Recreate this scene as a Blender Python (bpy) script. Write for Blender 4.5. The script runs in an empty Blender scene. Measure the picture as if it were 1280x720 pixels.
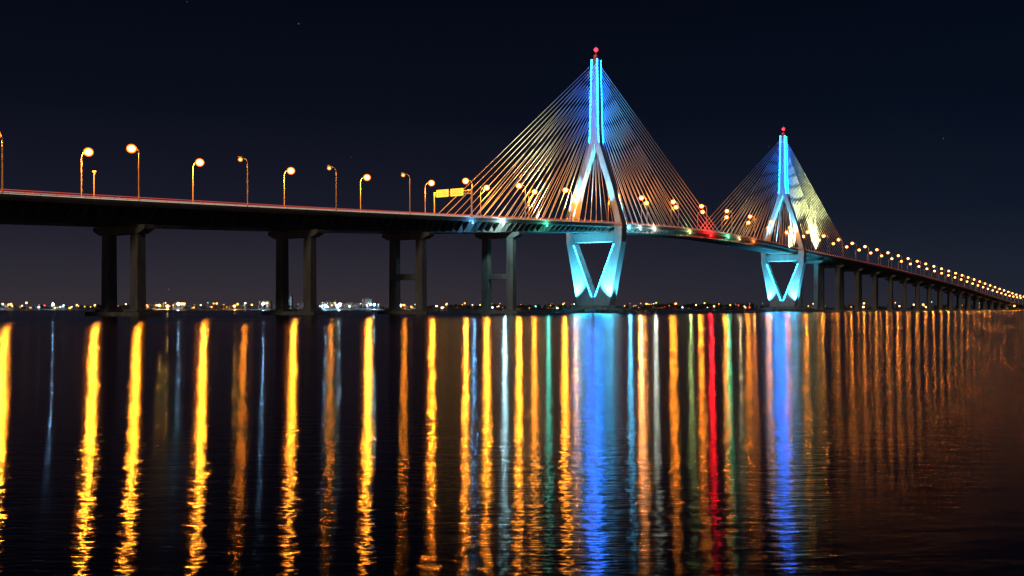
import bpy, math, random
from mathutils import Vector, Matrix
random.seed(7)
sc = bpy.context.scene
sc.view_settings.view_transform = 'Standard'
sc.view_settings.look = 'None'
sc.view_settings.exposure = 0

# ---------------------------------------------------------------- materials
def new_mat(name):
    m = bpy.data.materials.new(name); m.use_nodes = True
    nt = m.node_tree
    for n in list(nt.nodes): nt.nodes.remove(n)
    out = nt.nodes.new('ShaderNodeOutputMaterial')
    return m, nt, out

def surf(name, c1, c2, scale=0.3, rough=0.8, metal=0.0, bump=0.0, stretch=(1,1,1)):
    m, nt, out = new_mat(name)
    b = nt.nodes.new('ShaderNodeBsdfPrincipled')
    tc = nt.nodes.new('ShaderNodeTexCoord'); mp = nt.nodes.new('ShaderNodeMapping')
    mp.inputs['Scale'].default_value = stretch
    no = nt.nodes.new('ShaderNodeTexNoise'); no.inputs['Scale'].default_value = scale
    no.inputs['Detail'].default_value = 7; no.inputs['Roughness'].default_value = 0.65
    cr = nt.nodes.new('ShaderNodeValToRGB')
    cr.color_ramp.elements[0].position = 0.32; cr.color_ramp.elements[0].color = (*c1, 1)
    cr.color_ramp.elements[1].position = 0.68; cr.color_ramp.elements[1].color = (*c2, 1)
    L = nt.links.new
    L(tc.outputs['Object'], mp.inputs['Vector']); L(mp.outputs[0], no.inputs['Vector'])
    L(no.outputs['Fac'], cr.inputs[0]); L(cr.outputs[0], b.inputs['Base Color'])
    b.inputs['Roughness'].default_value = rough; b.inputs['Metallic'].default_value = metal
    if bump:
        bp = nt.nodes.new('ShaderNodeBump'); bp.inputs['Strength'].default_value = bump
        bp.inputs['Distance'].default_value = 0.2
        L(no.outputs['Fac'], bp.inputs['Height']); L(bp.outputs[0], b.inputs['Normal'])
    L(b.outputs[0], out.inputs[0])
    return m

def emis(name, col, strength, sample=False):
    m, nt, out = new_mat(name)
    e = nt.nodes.new('ShaderNodeEmission')
    e.inputs[0].default_value = (*col, 1); e.inputs[1].default_value = strength
    nt.links.new(e.outputs[0], out.inputs[0])
    if not sample: m.cycles.emission_sampling='NONE'
    return m
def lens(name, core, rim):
    # lamp halo put into the emission colour: pale core, orange rim by view angle
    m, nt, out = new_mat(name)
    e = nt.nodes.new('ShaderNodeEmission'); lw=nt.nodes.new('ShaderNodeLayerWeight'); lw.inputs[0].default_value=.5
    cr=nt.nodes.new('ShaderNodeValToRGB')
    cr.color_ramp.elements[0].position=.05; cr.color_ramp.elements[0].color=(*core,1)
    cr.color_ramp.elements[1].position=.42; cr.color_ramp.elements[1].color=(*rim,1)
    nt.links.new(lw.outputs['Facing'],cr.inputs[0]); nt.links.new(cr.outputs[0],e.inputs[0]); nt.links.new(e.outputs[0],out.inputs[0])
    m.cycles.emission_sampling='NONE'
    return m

M_conc = surf('weathered_concrete', (.24,.21,.18), (.46,.41,.35), .25, .85, 0, .4, (1,1,.25))
M_pyl = surf('pylon_concrete', (.44,.45,.45), (.60,.61,.60), .3, .75, 0, .3, (1,1,.2))
M_steel = surf('girder_steel', (.14,.11,.09), (.27,.22,.18), .2, .6, .1, .2, (1,1,.4))
M_asph = surf('asphalt', (.04,.04,.04), (.06,.06,.06), 2, .9)
M_paint = surf('road_paint', (.7,.7,.68), (.8,.8,.78), 2, .6)
M_cable = surf('cable_sheath', (.68,.68,.65), (.8,.8,.77), .5, .5)
M_pole = surf('galvanised_steel', (.36,.35,.34), (.48,.47,.45), 1.5, .5, .2)
M_rock = surf('rock', (.05,.05,.045), (.16,.15,.13), .5, .95, 0, .8)
M_land = surf('shore_land', (.03,.035,.02), (.07,.065,.045), .02, .95)
M_leaf = surf('foliage', (.03,.045,.02), (.09,.11,.05), .1, .9)
M_wall = surf('building_wall', (.18,.17,.16), (.32,.30,.28), .05, .85)
M_lamp = lens('sodium_lens_halo', (12,6.0,1.5), (2.4,.38,.008))
M_lampdim = lens('sodium_lens_halo_dim', (2.8,1.5,.4), (1.0,.24,.01))
M_red = emis('red_beacon', (1,.015,.03), 9)
M_mast = emis('mast_led', (.0030,.15,1), 140, True)
M_vled = emis('leg_led', (.010,.42,.95), 80, True)
M_sign = emis('lit_sign_face', (1,.50,.05), 2.0)
M_signdark = surf('sign_legend', (.02,.02,.02), (.04,.03,.03), 2, .6)

# ---------------------------------------------------------------- mesh builder
class MB:
    def __init__(s): s.v=[]; s.f=[]; s.m=[]
    def add(s, verts, faces, mi=0):
        o=len(s.v); s.v+= [tuple(p) for p in verts]
        s.f += [tuple(i+o for i in f) for f in faces]; s.m += [mi]*len(faces)
    def loft(s, rings, mi=0, cap=True):
        n=len(rings[0]); vs=[p for r in rings for p in r]; fs=[]
        for k in range(len(rings)-1):
            for i in range(n):
                j=(i+1)%n
                fs.append((k*n+i,k*n+j,(k+1)*n+j,(k+1)*n+i))
        if cap:
            fs.append(tuple(range(n-1,-1,-1))); fs.append(tuple((len(rings)-1)*n+i for i in range(n)))
        s.add(vs,fs,mi)
    def tube(s, pts, rads, n=8, mi=0, cap=True):
        rings=[]
        pts=[Vector(p) for p in pts]
        for k,p in enumerate(pts):
            d=(pts[min(k+1,len(pts)-1)]-pts[max(k-1,0)]).normalized()
            a=Vector((1,0,0))
            if abs(d.z)<.999: a=d.cross(Vector((0,0,1))).normalized()
            b=d.cross(a).normalized()
            rings.append([p+a*math.cos(t)*rads[k]+b*math.sin(t)*rads[k] for t in [2*math.pi*i/n for i in range(n)]])
        s.loft(rings,mi,cap)
    def ball(s, c, r, mi=0, n=10, sc_=(1,1,1), m=6):
        rings=[]
        for k in range(1,m):
            ph=math.pi*k/m
            rings.append([(c[0]+r*sc_[0]*math.sin(ph)*math.cos(2*math.pi*i/n), c[1]+r*sc_[1]*math.sin(ph)*math.sin(2*math.pi*i/n), c[2]-r*sc_[2]*math.cos(ph)) for i in range(n)])
        s.loft(rings,mi,True)
    def box(s, x0,x1,y0,y1,z0,z1,mi=0):
        s.loft([[(x0,y0,z0),(x1,y0,z0),(x1,y1,z0),(x0,y1,z0)],[(x0,y0,z1),(x1,y0,z1),(x1,y1,z1),(x0,y1,z1)]],mi)
    def mesh(s,name,mats,smooth_mi=None):
        me=bpy.data.meshes.new(name); me.from_pydata(s.v,[],s.f)
        for m in mats: me.materials.append(m)
        me.polygons.foreach_set('material_index', s.m); me.update()
        import bmesh
        bm=bmesh.new(); bm.from_mesh(me); bmesh.ops.recalc_face_normals(bm,faces=bm.faces)
        if smooth_mi is not None:
            for f in bm.faces:
                if f.material_index==smooth_mi: f.smooth=True
        bm.to_mesh(me); bm.free()
        return me
    def obj(s,name,mats,parent=None,bevel=0,smooth=False):
        me=s.mesh(name,mats); o=bpy.data.objects.new(name,me); sc.collection.objects.link(o)
        if parent: o.parent=parent
        if bevel:
            b=o.modifiers.new('bevel','BEVEL'); b.width=bevel; b.segments=2; b.limit_method='ANGLE'
        if smooth:
            for p in me.polygons: p.use_smooth=True
        return o
def empty(name, loc=(0,0,0)):
    e=bpy.data.objects.new(name,None); e.location=loc; sc.collection.objects.link(e); return e

# ---------------------------------------------------------------- alignment (s along, t across (+ = near side), z up)
ANG=math.radians(33.8)
U=Vector((math.sin(ANG),math.cos(ANG),0)); N=Vector((math.cos(ANG),-math.sin(ANG),0))
FOOT=N*-377.0
def P(s,t,z): return FOOT+U*s+N*t+Vector((0,0,z))
def s_at(px,t=0):           # station of a surveyed bearing
    return (377-t)/math.tan(ANG-math.atan((px-640)/1300.0))
PROF=[(-250,29),(0,36.3),(120,40.3),(217,43.8),(271,45.9),(370,50.1),(457,54.1),(548,58.4),(675,64.3),(780,68),(880,69.6),(980,68.4),(1084,65.6),(1289,61.5),(1479,57.2),(1715,50),(2034,38.6),(2277,27.6),(2464,19.5),(2700,10.5),(2950,5.5)]
def zd(s):
    p=PROF
    if s<=p[0][0]: return p[0][1]
    if s>=p[-1][0]: return p[-1][1]
    for i in range(len(p)-1):
        if p[i][0]<=s<=p[i+1][0]: break
    def sl(a):
        a=max(0,min(len(p)-1,a)); lo=max(0,a-1); hi=min(len(p)-1,a+1)
        return (p[hi][1]-p[lo][1])/(p[hi][0]-p[lo][0])
    h=p[i+1][0]-p[i][0]; x=(s-p[i][0])/h
    m0=sl(i)*h; m1=sl(i+1)*h
    return (2*x**3-3*x*x+1)*p[i][1]+(x**3-2*x*x+x)*m0+(-2*x**3+3*x*x)*p[i+1][1]+(x**3-x*x)*m1
def depth(s):
    def lerp(a,b,x): x=max(0,min(1,x)); return a+(b-a)*x
    if s<880: return lerp(8.3,4.6,(s-457)/230)
    return lerp(4.6,7.0,(s-1090)/120)

# ---------------------------------------------------------------- bridge
bridge=empty('cable_stayed_bridge',P(675,0,0))
bridge.matrix_world=Matrix.Translation(P(675,0,0))
binv=bridge.matrix_world.inverted()
def attach(o):
    o.parent=bridge; o.matrix_parent_inverse=binv; return o
S=[-250+12.5*i for i in range(257)]
S=[s for s in S if s<=2950]
W=16.8
# deck
b=MB(); rings=[]
for s in S:
    z=zd(s); d=depth(s)
    prof=[(-W,0),(W,0),(W,-1.3),(W-1.2,-1.6),(12.6,-2.3),(12.2,-d),(-12.2,-d),(-12.6,-2.3),(-W+1.2,-1.6),(-W,-1.3)]
    rings.append([P(s,t,z+dz) for t,dz in prof])
b.loft(rings)
attach(b.obj('deck_girder',[M_steel]))
# cross ribs beneath the cantilevers, outer stiffeners
b=MB()
for i in range(0,len(S)-1):
    for k in range(2):
        s=S[i]+k*6.25; z=zd(s); d=depth(s)
        if s>2500: continue
        for sg in (1,-1):
            r=[[P(s+e,sg*12.5,z-2.35),P(s+e,sg*(W-.3),z-1.5),P(s+e,sg*(W-.3),z-1.9),P(s+e,sg*12.3,z-d+.25)] for e in (-.2,.2)]
            b.loft(r)
attach(b.obj('girder_ribs',[M_steel]))
# road, markings
b=MB()
def sheet(t0,t1,dz,mi,dash=None):
    for i in range(len(S)-1):
        s0,s1=S[i],S[i+1]
        if dash: s1=s0+4.5
        b.add([P(s0,t0,zd(s0)+dz),P(s1,t0,zd(s1)+dz),P(s1,t1,zd(s1)+dz),P(s0,t1,zd(s0)+dz)],[(0,1,2,3)],mi)
sheet(-15.9,15.9,.05,0)
for t in (-14.2,-1.2,1.2,14.2): sheet(t-.08,t+.08,.056,1)
for t in (-10.5,-7,-3.9,3.9,7,10.5): sheet(t-.08,t+.08,.056,1,True)
attach(b.obj('roadway',[M_asph,M_paint]))
# barriers + railing
b=MB()
for t0,t1 in ((W-.75,W-.15),(-W+.15,-W+.75),(-.3,.3)):
    b.loft([[P(s,t0,zd(s)+.02),P(s,t1,zd(s)+.02),P(s,t1-.12,zd(s)+1.0),P(s,t0+.12,zd(s)+1.0)] for s in S])
attach(b.obj('parapet',[M_conc]))
b=MB()
for t in (W-.45,-W+.45):
    for h in (1.35,1.75): b.tube([P(s,t,zd(s)+h) for s in S],[.07]*len(S),5)
    s=-245
    while s<2900:
        b.tube([P(s,t,zd(s)+.95),P(s,t,zd(s)+1.75)],[.07,.07],4); s+=6.25
attach(b.obj('railing',[M_pole]))

# piers
def pier(s, strut=False):
    b=MB(); z=zd(s)-depth(s)-.05
    hb=2.6
    cap=[(-17.2,0),(17.2,0),(17.2,-1.8),(13.2,-3.6),(-13.2,-3.6),(-17.2,-1.8)]
    b.loft([[P(s-hb,t,z+dz) for t,dz in cap],[P(s+hb,t,z+dz) for t,dz in cap]])
    for c in (-9.6,9.6):
        w=2.6
        if z-3.6>6:
            b.loft([[P(s-2.2,c-w,2.5),P(s+2.2,c-w,2.5),P(s+2.2,c+w,2.5),P(s-2.2,c+w,2.5)],
                [P(s-2,c-w+.2,z-3.58),P(s+2,c-w+.2,z-3.58),P(s+2,c+w-.2,z-3.58),P(s-2,c+w-.2,z-3.58)]])
    if strut:
        zs=3+(z-3)*.42
        b.loft([[P(s-1.5,-7.05,zs-1.7),P(s+1.5,-7.05,zs-1.7),P(s+1.5,-7.05,zs+1.7),P(s-1.5,-7.05,zs+1.7)],
                [P(s-1.5,7.05,zs-1.7),P(s+1.5,7.05,zs-1.7),P(s+1.5,7.05,zs+1.7),P(s-1.5,7.05,zs+1.7)]])
    def bx(s0,s1,t0,t1,z0,z1): b.loft([[P(s0,t0,z0),P(s1,t0,z0),P(s1,t1,z0),P(s0,t1,z0)],[P(s0,t0,z1),P(s1,t0,z1),P(s1,t1,z1),P(s0,t1,z1)]])
    bx(s-6,s+6,-18,18,-2,1.7); 
    for c in (-9.6,9.6): bx(s-4,s+4,c-4.5,c+4.5,1.71,2.8)
    attach(b.obj('pier',[M_conc],bevel=.25))
for s,st in ((-200,0),(-105,0),(-10,0),(85,0),(178,0),(271,0),(370,0),(457,1),(548,1)): pier(s,bool(st))
s=1166
while s<2600:
    pier(s, False); s+=82

# pylons
def pylon(s0):
    z0=zd(s0)
    b=MB()
    lower=[(5.5,0.0,13.4,4.6),(10.5,.25,14.6,4.4),(52,17.0,23.2,3.9),(z0-1,17.6,23.8,3.9)]
    upper=[(z0-1,17.3,23.8,3.6),(z0+2,17.6,23.0,3.4),(z0+30,10.4,15.0,3.2),(124,.12,5.0,3.0)]
    for sg in (1,-1):
        for L in (lower,upper):
            b.loft([[P(s0-h,sg*i,z),P(s0-h,sg*o,z),P(s0+h,sg*o,z),P(s0+h,sg*i,z)] for z,i,o,h in L])
    # mast
    b.loft([[P(s0-h,-w,z),P(s0-h,w,z),P(s0+h,w,z),P(s0+h,-w,z)] for z,w,h in ((124,4.7,3.0),(130,4.0,3.0),(188,2.7,2.4))])
    b.loft([[P(s0-h,-w,z),P(s0-h,w,z),P(s0+h,w,z),P(s0+h,-w,z)] for z,w,h in ((188.02,1.6,1.5),(191,1.3,1.2))])
    # cross beam below deck
    zb=z0-depth(s0)-.4
    b.loft([[P(s0-h,t,zb-7),P(s0-h,t,zb),P(s0+h,t,zb),P(s0+h,t,zb-7)] for t,h in ((-18,3.3),(18,3.3))])
    attach(b.obj('pylon',[M_pyl],bevel=.35))
    # footing
    b=MB()
    for (a,c,zz0,zz1) in ((13,25,-3,3.6),(10,19,3.62,5.4)):
        r=[(-a,-c+4),(-a+4,-c),(a-4,-c),(a,-c+4),(a,c-4),(a-4,c),(-a+4,c),(-a,c-4)]
        b.loft([[P(s0+x,y,zz0) for x,y in r],[P(s0+x,y,zz1) for x,y in r]])
    attach(b.obj('pylon_footing',[M_conc],bevel=.2))
    # mast led rows on the four corners (segmented)
    b=MB(); z=126
    while z<187:
        f=(z-130)/58; w=4.0-1.3*max(0,f); h=3.0-.6*max(0,f)
        if z<130: w=4.5-.5*(z-126)/4
        for sg in (1,-1):
            for sh in (1,-1):
                cs=s0+sh*(h+.12); ct=sg*(w-.35)
                b.loft([[P(cs-.1,ct-.3,zz),P(cs+.1,ct-.3,zz),P(cs+.1,ct+.3,zz),P(cs-.1,ct+.3,zz)] for zz in (z,z+1.9)])
        z+=2.7
    attach(b.obj('mast_light_strip',[M_mast]))
    # V leg leds on inner edges
    b=MB()
    for sg in (1,-1):
        z1,i1,z2,i2,h1,h2=(12,.9,51,16.6,4.35,3.9)
        nseg=14
        for k in range(nseg):
            q=[]
            for x in (k/nseg,(k+.72)/nseg):
                zz=z1+(z2-z1)*x; ii=i1+(i2-i1)*x; hh=h1+(h2-h1)*x+.12
                q.append([P(s0-hh-.1,sg*(ii+.25),zz),P(s0-hh+.1,sg*(ii+.25),zz),P(s0-hh+.1,sg*(ii+.75),zz),P(s0-hh-.1,sg*(ii+.75),zz)])
            b.loft(q)
    attach(b.obj('leg_light_strip',[M_vled]))
    # cables
    b=MB()
    nC=20
    left = 177 if s0<900 else 198
    right= 198 if s0<900 else 205
    for sg in (1,-1):
        for side,ext in ((-1,left),(1,right)):
            for k in range(nC):
                f=k/(nC-1)
                ds=side*(20+(ext-20)*f)
                zt=131+ (184-131)*(f**.85)
                w=4.0-1.3*(zt-130)/58; hh=3.0-.6*(zt-130)/58
                a=P(s0+side*(hh-.1),sg*(w-1.2),zt); c=P(s0+ds,sg*(W-.9),zd(s0+ds)+.2)
                b.tube([a,c],[.19,.19],5)
                b.tube([c,c+(a-c).normalized()*4],[.34,.30],6)
    attach(b.obj('stay_cables',[M_cable],smooth=True))
    # beacon
    b=MB(); c=P(s0,0,0)
    b.tube([(c.x,c.y,191),(c.x,c.y,194)],[.25,.2],6,0)
    b.ball((c.x,c.y,194.9),1.5,1,12)
    b.tube([(c.x,c.y,196),(c.x,c.y,199.5)],[.08,.04],4,0)
    attach(b.obj('aircraft_beacon',[M_pole,M_red]))
def light(kind,name,loc,col,power,radius=.5,target=None,size=60,blend=.6,parent=None):
    l=bpy.data.lights.new(name,kind); l.color=col; l.energy=power; l.shadow_soft_size=radius
    o=bpy.data.objects.new(name,l); sc.collection.objects.link(o); o.location=loc
    if kind=='SPOT':
        l.spot_size=math.radians(size); l.spot_blend=blend
        d=Vector(target)-Vector(loc); o.rotation_euler=d.to_track_quat('-Z','Y').to_euler()
    if parent:
        o.parent=parent; o.matrix_parent_inverse=parent.matrix_world.inverted()
    return o
for s0 in (675,1084):
    pylon(s0); z0=zd(s0)
    for sh in (-1,1):
        for sg in (-1,1):
            light('SPOT','flood',P(s0+sh*12,sg*15,5.5),(.10,.66,1),300000,.6,P(s0,sg*17,52),75,.7,bridge)
            light('SPOT','flood',P(s0+sh*15,sg*13,z0+1.5),(.06,.62,1),330000,.6,P(s0,sg*6,z0+60),55,.8,bridge)
            light('SPOT','flood',P(s0+sh*58,sg*14,z0+1.5),(1,.90,.45) if sh<0 else (.88,.96,.38),1250000,.6,P(s0+sh*85,sg*8,z0+80),100,.9,bridge)
        light('SPOT','flood',P(s0+sh*12,22,5.5),(.06,.6,1),260000,.6,P(s0+sh*48,14,z0-5),70,.9,bridge)
    light('POINT','beacon_glow',P(s0-2.5,0,195),(1,.02,.03),1500,.5,parent=bridge)

# ---------------------------------------------------------------- fascia lights
def fascia(px,col,power,r=.55,em=8):
    s=s_at(px,W); z=zd(s)-2.4
    c=P(s,W+.5,z)
    b=MB(); b.ball((0,0,0),r,0,10); b.tube([(0,0,r*.8),(0,0,1.6)],[.12,.12],5,1)
    q=-N*.7
    b.tube([(0,0,1.5),(q.x,q.y,1.5)],[.12,.12],5,1)
    o=b.obj('navigation_light',[emis('nav_glass',col,em),M_pole]); o.location=c
    bpy.context.view_layer.update()
    light('POINT','glow',c+N*1.3,col,power,.4,parent=o)
for px,col,pw in ((590,(.1,.45,1),4000),(628,(.45,.9,1),12000),(683,(.1,1,.7),4500),(786,(.12,.6,1),12000),(800,(.5,.85,1),5000),(818,(.8,.9,.75),8000),(862,(.7,.95,.3),5000),(888,(1,.008,.012),42000),(910,(.15,1,.5),8000),(924,(1,.8,.4),4000),(942,(1,.25,.05),7000)):
    fascia(px,col,pw,1.1 if pw>3e4 else .55, 12 if pw>3e4 else 5)

# ---------------------------------------------------------------- street lamps
def lamp_mesh(name,lens_m,r=1.5):
    b=MB()
    b.tube([(0,0,0),(0,0,.5)],[.45,.45],8,0)
    b.tube([(0,0,.5),(0,0,12),(0,0,20.6),(.35,0,21.8),(1.3,0,22.8),(2.8,0,23.3),(3.9,0,23.4)],[.27,.21,.17,.15,.13,.12,.12],8,0)
    b.ball((4.8,0,24.0),1.3,0,10,(1,.5,.3))
    b.ball((4.8,0,22.75),r,1,16,(1,1,.9),10)  # lens oversized so its painted orange rim reads as a halo
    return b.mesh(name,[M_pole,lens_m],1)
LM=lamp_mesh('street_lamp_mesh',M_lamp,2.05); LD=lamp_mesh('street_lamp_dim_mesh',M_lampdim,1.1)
for k in range(-3,46):
    for side in (1,-1):
        s=(267 if side==1 else 262)+57.6*k
        if s>2880: continue
        if abs(s-675)<9 or abs(s-1084)<9: s+=14
        dim = side==1 and k in (1,2,3)
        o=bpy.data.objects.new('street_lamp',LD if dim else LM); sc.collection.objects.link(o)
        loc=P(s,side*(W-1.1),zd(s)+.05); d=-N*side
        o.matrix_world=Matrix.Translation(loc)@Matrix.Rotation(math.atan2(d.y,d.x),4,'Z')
        l=bpy.data.lights.new('sodium_light','POINT'); l.color=(1,.27,.014); l.shadow_soft_size=.6
        fall = 1 if s<560 else max(.26, 1-(s-560)/500)
        if s>1150: fall*= .8 if side==1 else .15
        if 560<s<=1150 and side==-1: fall*=.5
        l.energy=(6000 if dim else 56000)*fall*random.uniform(.7,1.2)
        lo=bpy.data.objects.new('sodium_light',l); sc.collection.objects.link(lo)
        lo.parent=o; lo.location=(4.8,0,20.2)

# camera pole
b=MB(); b.tube([(0,0,0),(0,0,15)],[.3,.2],8,0); b.box(-.5,.9,-.4,.4,15,15.7,0); b.ball((.2,0,14.5),.45,1,8)
o=b.obj('traffic_camera_pole',[M_pole,M_lampdim]); s=s_at(124,-12); o.location=P(s,-15.6,zd(s)+.05)

# sign gantry
s=s_at(592,W)
z=zd(s)
g=empty('sign_gantry',P(s,0,z)); bpy.context.view_layer.update(); ginv=g.matrix_world.inverted()
def ga(o): o.parent=g; o.matrix_parent_inverse=ginv
b=MB()
for t in (15.3,-12.5):
    b.tube([P(s,t,z+.05),P(s,t,z+17.5)],[.4,.3],8)
for dz in (15.2,17.2):
    for ds in (-.6,.6): b.tube([P(s+ds,15.3,z+dz),P(s+ds,-12.5,z+dz)],[.16,.16],6)
for i in range(14):
    t=15.3-2*i
    b.tube([P(s-.6,t,z+15.2),P(s-.6,t-2 if i<13 else t-1.5,z+17.2)],[.09,.09],5)
    b.tube([P(s+.6,t,z+17.2),P(s+.6,t-2 if i<13 else t-1.5,z+15.2)],[.09,.09],5)
ga(b.obj('truss',[M_pole]))
b=MB()
for t0,t1 in ((-10,-1.0),(.5,10)):
    b.loft([[P(s-1.2,t0,z+14.2),P(s-.95,t0,z+14.2),P(s-.95,t0,z+18.6),P(s-1.2,t0,z+18.6)],[P(s-1.2,t1,z+14.2),P(s-.95,t1,z+14.2),P(s-.95,t1,z+18.6),P(s-1.2,t1,z+18.6)]],0)
    for r in range(3):
        zz=z+15.2+r*1.1; t=t0+1.2
        while t<t1-1.6:
            w=random.uniform(.4,1.0)
            b.loft([[P(s-1.26,t,zz),P(s-1.21,t,zz),P(s-1.21,t,zz+.38),P(s-1.26,t,zz+.38)],[P(s-1.26,t+w,zz),P(s-1.21,t+w,zz),P(s-1.21,t+w,zz+.38),P(s-1.26,t+w,zz+.38)]],1)
            t+=w+.6
ga(b.obj('sign_panel',[M_sign,M_signdark]))

# ---------------------------------------------------------------- light trails of traffic
def trail(col,st,t,h,r,s0=-250,s1=2600):
    b=MB(); q=[s for s in S if s0<=s<=s1]
    b.tube([P(s,t,zd(s)+h+.12*math.sin(s*.013+t)) for s in q],[r]*len(q),5)
    b.obj('vehicle_light_trail',[emis('trail',col,st)])
trail((1,.16,.12),.5,11.5,2.9,.14)
trail((1,.55,.45),.6,8.6,2.5,.14)
trail((1,.75,.6),.6,12.2,2.0,.12)
trail((1,.05,.04),.8,13.2,2.3,.09)
trail((1,.8,.55),.7,-9,3.4,.14)

# ---------------------------------------------------------------- water
b=MB(); R=14000
b.add([(-R,-600,0),(R,-600,0),(R,2*R,0),(-R,2*R,0)],[(0,1,2,3)])
m,nt,out=new_mat('river_water'); L=nt.links.new
geo=nt.nodes.new('ShaderNodeNewGeometry')
gl=nt.nodes.new('ShaderNodeBsdfAnisotropic'); gl.distribution='BECKMANN'
gl.inputs['Anisotropy'].default_value=.66
tg=nt.nodes.new('ShaderNodeCombineXYZ'); tg.inputs[0].default_value=1   # wave crests run along x
L(tg.outputs[0],gl.inputs['Tangent'])
df=nt.nodes.new('ShaderNodeBsdfDiffuse'); df.inputs[0].default_value=(.003,.005,.009,1)
fr=nt.nodes.new('ShaderNodeFresnel'); fr.inputs[0].default_value=1.33
mx=nt.nodes.new('ShaderNodeMixShader')
n1=nt.nodes.new('ShaderNodeTexNoise'); n1.inputs['Scale'].default_value=2.2; n1.inputs['Detail'].default_value=2
n2=nt.nodes.new('ShaderNodeTexNoise'); n2.inputs['Scale'].default_value=8.5; n2.inputs['Detail'].default_value=1
n3=nt.nodes.new('ShaderNodeTexNoise'); n3.inputs['Scale'].default_value=.012; n3.inputs['Detail'].default_value=3
mp=nt.nodes.new('ShaderNodeMapping'); mp.inputs['Scale'].default_value=(.35,1,1)
mw=nt.nodes.new('ShaderNodeMapping'); mw.inputs['Scale'].default_value=(.40,1,1)
L(geo.outputs['Position'],mw.inputs['Vector'])
for n in (n1,n2): L(mw.outputs[0],n.inputs['Vector'])
L(geo.outputs['Position'],mp.inputs['Vector']); L(mp.outputs[0],n3.inputs['Vector'])
b1=nt.nodes.new('ShaderNodeBump'); b1.inputs['Distance'].default_value=.014; b1.inputs['Strength'].default_value=1
b2=nt.nodes.new('ShaderNodeBump'); b2.inputs['Distance'].default_value=.0065; b2.inputs['Strength'].default_value=1
L(n1.outputs['Fac'],b1.inputs['Height']); L(n2.outputs['Fac'],b2.inputs['Height']); L(b1.outputs[0],b2.inputs['Normal'])
L(b2.outputs[0],gl.inputs['Normal']); L(b2.outputs[0],fr.inputs['Normal'])
mr=nt.nodes.new('ShaderNodeMapRange'); mr.inputs['From Min'].default_value=.3; mr.inputs['From Max'].default_value=.7
mr.inputs['To Min'].default_value=.13; mr.inputs['To Max'].default_value=.165
L(n3.outputs['Fac'],mr.inputs['Value']); L(mr.outputs[0],gl.inputs['Roughness'])
L(fr.outputs[0],mx.inputs[0]); L(df.outputs[0],mx.inputs[1]); L(gl.outputs[0],mx.inputs[2]); L(mx.outputs[0],out.inputs[0])
b.obj('water',[m])

# ---------------------------------------------------------------- rock islands round the pylons
for s0 in (675,1084):
    b=MB(); rings=[]; n=72
    rnd=[random.uniform(.92,1.08) for _ in range(n)]
    for f,z in ((1.12,-1.5),(1,.4),(.9,1.6),(.78,2.3),(.6,2.5)):
        rings.append([P(s0+26*f*rnd[i]*math.cos(2*math.pi*i/n)*random.uniform(.97,1.03),40*f*rnd[i]*math.sin(2*math.pi*i/n)*random.uniform(.97,1.03),z+random.uniform(-.4,.5)) for i in range(n)])
    b.loft(rings)
    for _ in range(260):
        a=random.uniform(0,6.283); f=random.uniform(.8,1.02); c=P(s0+26*f*math.cos(a),40*f*math.sin(a),.9+ (1.02-f)*6)
        b.ball(c,random.uniform(.5,1.3),0,5,(random.uniform(.8,1.3),random.uniform(.8,1.3),.8),4)
    b.obj('rock_island',[M_rock])

# ---------------------------------------------------------------- far land
def shore(X):
    base=2620+60*math.sin(X*.0021)+35*math.sin(X*.007+1)
    if X>650: base-= min(1,(X-650)/300)*400
    return base
b=MB(); xs=[-6000+60*i for i in range(220)]; rows=[(0,-1),(6,1.2),(40,2.8),(200,3.5),(900,5),(3000,6),(9000,6)]
vs=[];
for X in xs:
    for dy,z in rows:
        vs.append((X,shore(X)+dy+random.uniform(-5,5)*(dy<10),z+random.uniform(-.4,.8)*(z>1)))
fs=[]; nr=len(rows)
for i in range(len(xs)-1):
    for j in range(nr-1):
        fs.append((i*nr+j,(i+1)*nr+j,(i+1)*nr+j+1,i*nr+j+1))
b.add(vs,fs); b.obj('shore_terrain',[M_land])

# distant trees
b=MB()
def crown(X,Y,h):
    b.tube([(X,Y,2),(X,Y,h*.5)],[.5,.3],5,1,False)
    for c in range(random.randint(3,5)):
        cx=X+random.uniform(-h*.3,h*.3); cy=Y+random.uniform(-h*.3,h*.3); cz=2+h*random.uniform(.45,.85); r=h*random.uniform(.16,.28)
        for _ in range(16):
            d=Vector((random.gauss(0,1),random.gauss(0,1),random.gauss(0,.8))).normalized()*r*random.uniform(.6,1.05)
            p=Vector((cx,cy,cz))+d; a=Vector((random.gauss(0,1),random.gauss(0,1),random.gauss(0,1))).normalized()*random.uniform(.8,1.7)
            q=a.cross(Vector((random.random(),random.random(),random.random()))).normalized()*random.uniform(.8,1.6)
            b.add([p-a,p+q,p+a,p-q],[(0,1,2,3)],0)
def X_of(px,D): return (px-640)/1300*D
for lo,hi,n,h0,h1 in ((-60,1340,420,7,12),(800,960,110,11,17),(560,720,45,8,14),(1240,1400,50,9,15),(120,190,20,9,14)):
    for _ in range(n):
        px=random.uniform(lo,hi); X=X_of(px,2650); Y=shore(X)+random.uniform(20,110)
        crown(X*Y/2650 if px<900 else X,Y,random.uniform(h0,h1))
b.obj('distant_trees',[M_leaf,M_rock])

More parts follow.
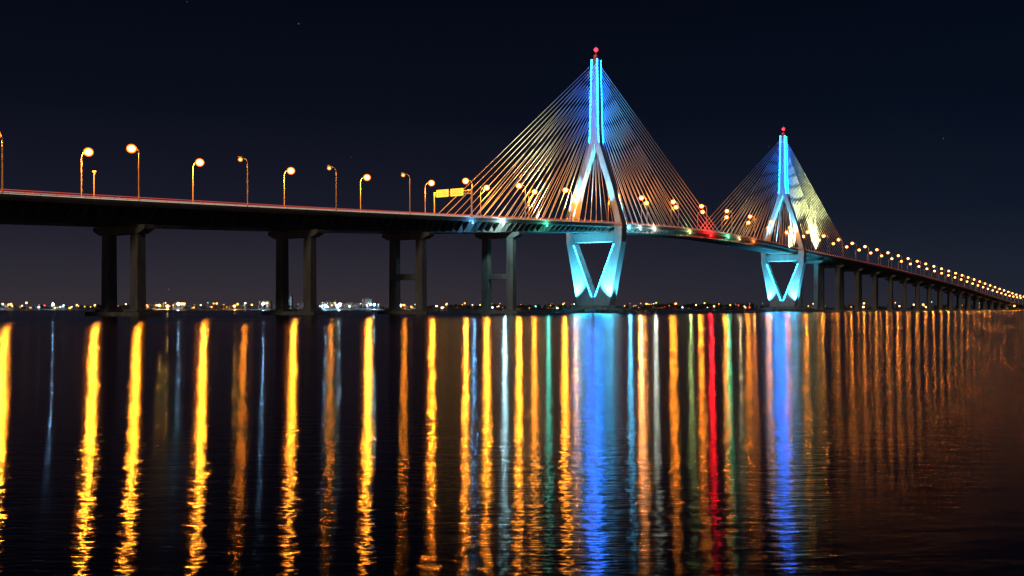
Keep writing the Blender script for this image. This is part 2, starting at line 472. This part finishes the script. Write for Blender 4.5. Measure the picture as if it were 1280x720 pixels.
# buildings
WM=[emis('window_warm',(1,.6,.25),.9),emis('window_cool',(.5,.8,1),.8)]
def building(px,w,h,lit,cool,dy=160):
    D=2790; X=X_of(px,D); Y=shore(X)+dy
    e=empty('distant_building',(X,Y,2))
    b=MB(); b.box(-w/2,w/2,-10,10,0,h,0); b.box(-w*.18,w*.12,-4,5,h+.01,h+3,0)
    o=b.obj('walls',[M_wall]); o.parent=e
    b=MB(); nx=int(w/4); nz=int(h/3.6)
    for i in range(nx):
        for j in range(nz):
            if random.random()<lit:
                x=-w/2+1.5+i*(w-3)/max(1,nx-1)-1; z=1.2+j*3.6
                b.box(x,x+2,-10.15,-10.02,z,z+1.9,1 if random.random()<cool else 0)
    if b.v:
        o=b.obj('lit_windows',[WM[0],WM[1]]); o.parent=e
for a in ((20,40,12,.3,.3),(60,34,10,.3,.3),(150,44,9,.2,.2),(205,50,14,.4,.1),(228,20,18,.4,.1),(300,40,10,.2,.4),(338,30,22,.4,.7),(364,34,36,.75,.9),(386,26,16,.3,.5),(418,40,18,.4,.6),(445,50,16,.4,.6),(465,24,28,.55,.8),(520,44,9,.2,.4),(570,34,10,.2,.3),(640,50,9,.2,.3),(690,30,13,.2,.3),(820,50,12,.2,.2),(860,40,10,.2,.2),(1180,40,12,.3,.2),(1262,44,12,.4,.2)):
    building(*a)

# distant city lights: little masts with luminaires, one mass
cols=[('orange',(1,.40,.06),8),('warm',(1,.7,.35),8),('white',(.7,.9,1),8),('teal',(.2,1,.8),7),('red',(1,.05,.05),8),('flood',(.25,.55,1),2200),('floodorange',(1,.42,.06),1400)]
mats=[M_pole]+[emis('city_'+n,c,s,s>100) for n,c,s in cols]
b=MB()
def cl(px,ci,zc=None,r=None):
    X=X_of(px,2640); Y=shore(X)+random.uniform(-2,12); z=zc or random.uniform(4,18)
    b.tube([(X,Y,0),(X,Y,z)],[.2,.15],4,0); b.ball((X,Y,z+.5),r or random.choice((.4,.6,.8,1.1,1.6,2.2)),1+ci,6,m=4)
for lo,hi,n,w in ((0,112,42,(7,3,3,1,.4)),(112,190,8,(3,1,0,0,.5)),(190,238,30,(8,2,1,0,.5)),(240,345,24,(4,2,1,.5,.3)),(395,480,38,(4,2,4,1.5,.3)),(480,720,54,(7,2,1,.4,.6)),(780,960,34,(6,2,1,.3,.5)),(1000,1300,54,(8,3,1,.3,.4))):
    for _ in range(n): cl(random.uniform(lo,hi),random.choices(range(5),w)[0])
for px in (14,84,228,337,415,432,474): cl(px,5,random.uniform(9,15),1.3)
for px in (205,215,300,505,1250,1262): cl(px,6,random.uniform(8,12),1.3)
b.obj('city_lights',mats)

# ---------------------------------------------------------------- sky
w=bpy.data.worlds.new('World'); sc.world=w; w.use_nodes=True; nt=w.node_tree; L=nt.links.new
for n in list(nt.nodes): nt.nodes.remove(n)
out=nt.nodes.new('ShaderNodeOutputWorld'); bg=nt.nodes.new('ShaderNodeBackground')
tc=nt.nodes.new('ShaderNodeTexCoord'); sp=nt.nodes.new('ShaderNodeSeparateXYZ'); L(tc.outputs['Generated'],sp.inputs[0])
def ramp(st):
    cr=nt.nodes.new('ShaderNodeValToRGB'); e=cr.color_ramp.elements
    e[0].position=st[0][0]; e[0].color=(*st[0][1],1); e[1].position=st[-1][0]; e[1].color=(*st[-1][1],1)
    for p,c in st[1:-1]:
        x=e.new(p); x.color=(*c,1)
    return cr
cl_=ramp([(0,(.036,.028,.034)),(.03,(.026,.023,.033)),(.09,(.0100,.0105,.021)),(.18,(.0034,.0046,.0115)),(.30,(.0012,.0024,.0065)),(.8,(.0006,.0012,.0035))])
crr=ramp([(0,(.017,.020,.032)),(.03,(.012,.016,.029)),(.09,(.0050,.0088,.0195)),(.18,(.0020,.0046,.0125)),(.30,(.0010,.0026,.0075)),(.8,(.0005,.0012,.0035))])
L(sp.outputs[2],cl_.inputs[0]); L(sp.outputs[2],crr.inputs[0])
mr=nt.nodes.new('ShaderNodeMapRange'); mr.inputs['From Min'].default_value=-.1; mr.inputs['From Max'].default_value=.45
L(sp.outputs[0],mr.inputs['Value'])
mix=nt.nodes.new('ShaderNodeMixRGB'); L(mr.outputs[0],mix.inputs[0]); L(cl_.outputs[0],mix.inputs[1]); L(crr.outputs[0],mix.inputs[2])
vo=nt.nodes.new('ShaderNodeTexVoronoi'); vo.inputs['Scale'].default_value=42; L(tc.outputs['Generated'],vo.inputs['Vector'])
lt=nt.nodes.new('ShaderNodeMath'); lt.operation='LESS_THAN'; lt.inputs[1].default_value=.024; L(vo.outputs['Distance'],lt.inputs[0])
ml=nt.nodes.new('ShaderNodeMath'); ml.operation='MULTIPLY'; L(lt.outputs[0],ml.inputs[0])
sx=nt.nodes.new('ShaderNodeSeparateColor'); L(vo.outputs['Color'],sx.inputs[0])
pw=nt.nodes.new('ShaderNodeMath'); pw.operation='POWER'; pw.inputs[1].default_value=5; L(sx.outputs[0],pw.inputs[0])
L(pw.outputs[0],ml.inputs[1])
st=nt.nodes.new('ShaderNodeMixRGB'); st.blend_type='ADD'; st.inputs[0].default_value=1
sm=nt.nodes.new('ShaderNodeMath'); sm.operation='MULTIPLY'; sm.inputs[1].default_value=.22; L(ml.outputs[0],sm.inputs[0])
L(mix.outputs[0],st.inputs[1]); L(sm.outputs[0],st.inputs[2]); L(st.outputs[0],bg.inputs[0])
bg.inputs[1].default_value=1; L(bg.outputs[0],out.inputs[0])
# faint warm fill light, added to lift the piers; no visible source
l=bpy.data.lights.new('fill_sun','SUN'); l.energy=.22; l.angle=math.radians(8); l.color=(1,.82,.66)
o=bpy.data.objects.new('fill_sun',l); sc.collection.objects.link(o); o.rotation_euler=(math.radians(66),0,math.radians(-20))

# ---------------------------------------------------------------- camera
c=bpy.data.cameras.new('camera'); o=bpy.data.objects.new('camera',c); sc.collection.objects.link(o)
o.location=(0,0,3); o.rotation_euler=(math.radians(90),0,0)
c.sensor_width=36; c.lens=36*1300/1280; c.shift_y=26/1280; c.clip_end=60000; c.clip_start=.1
sc.camera=o
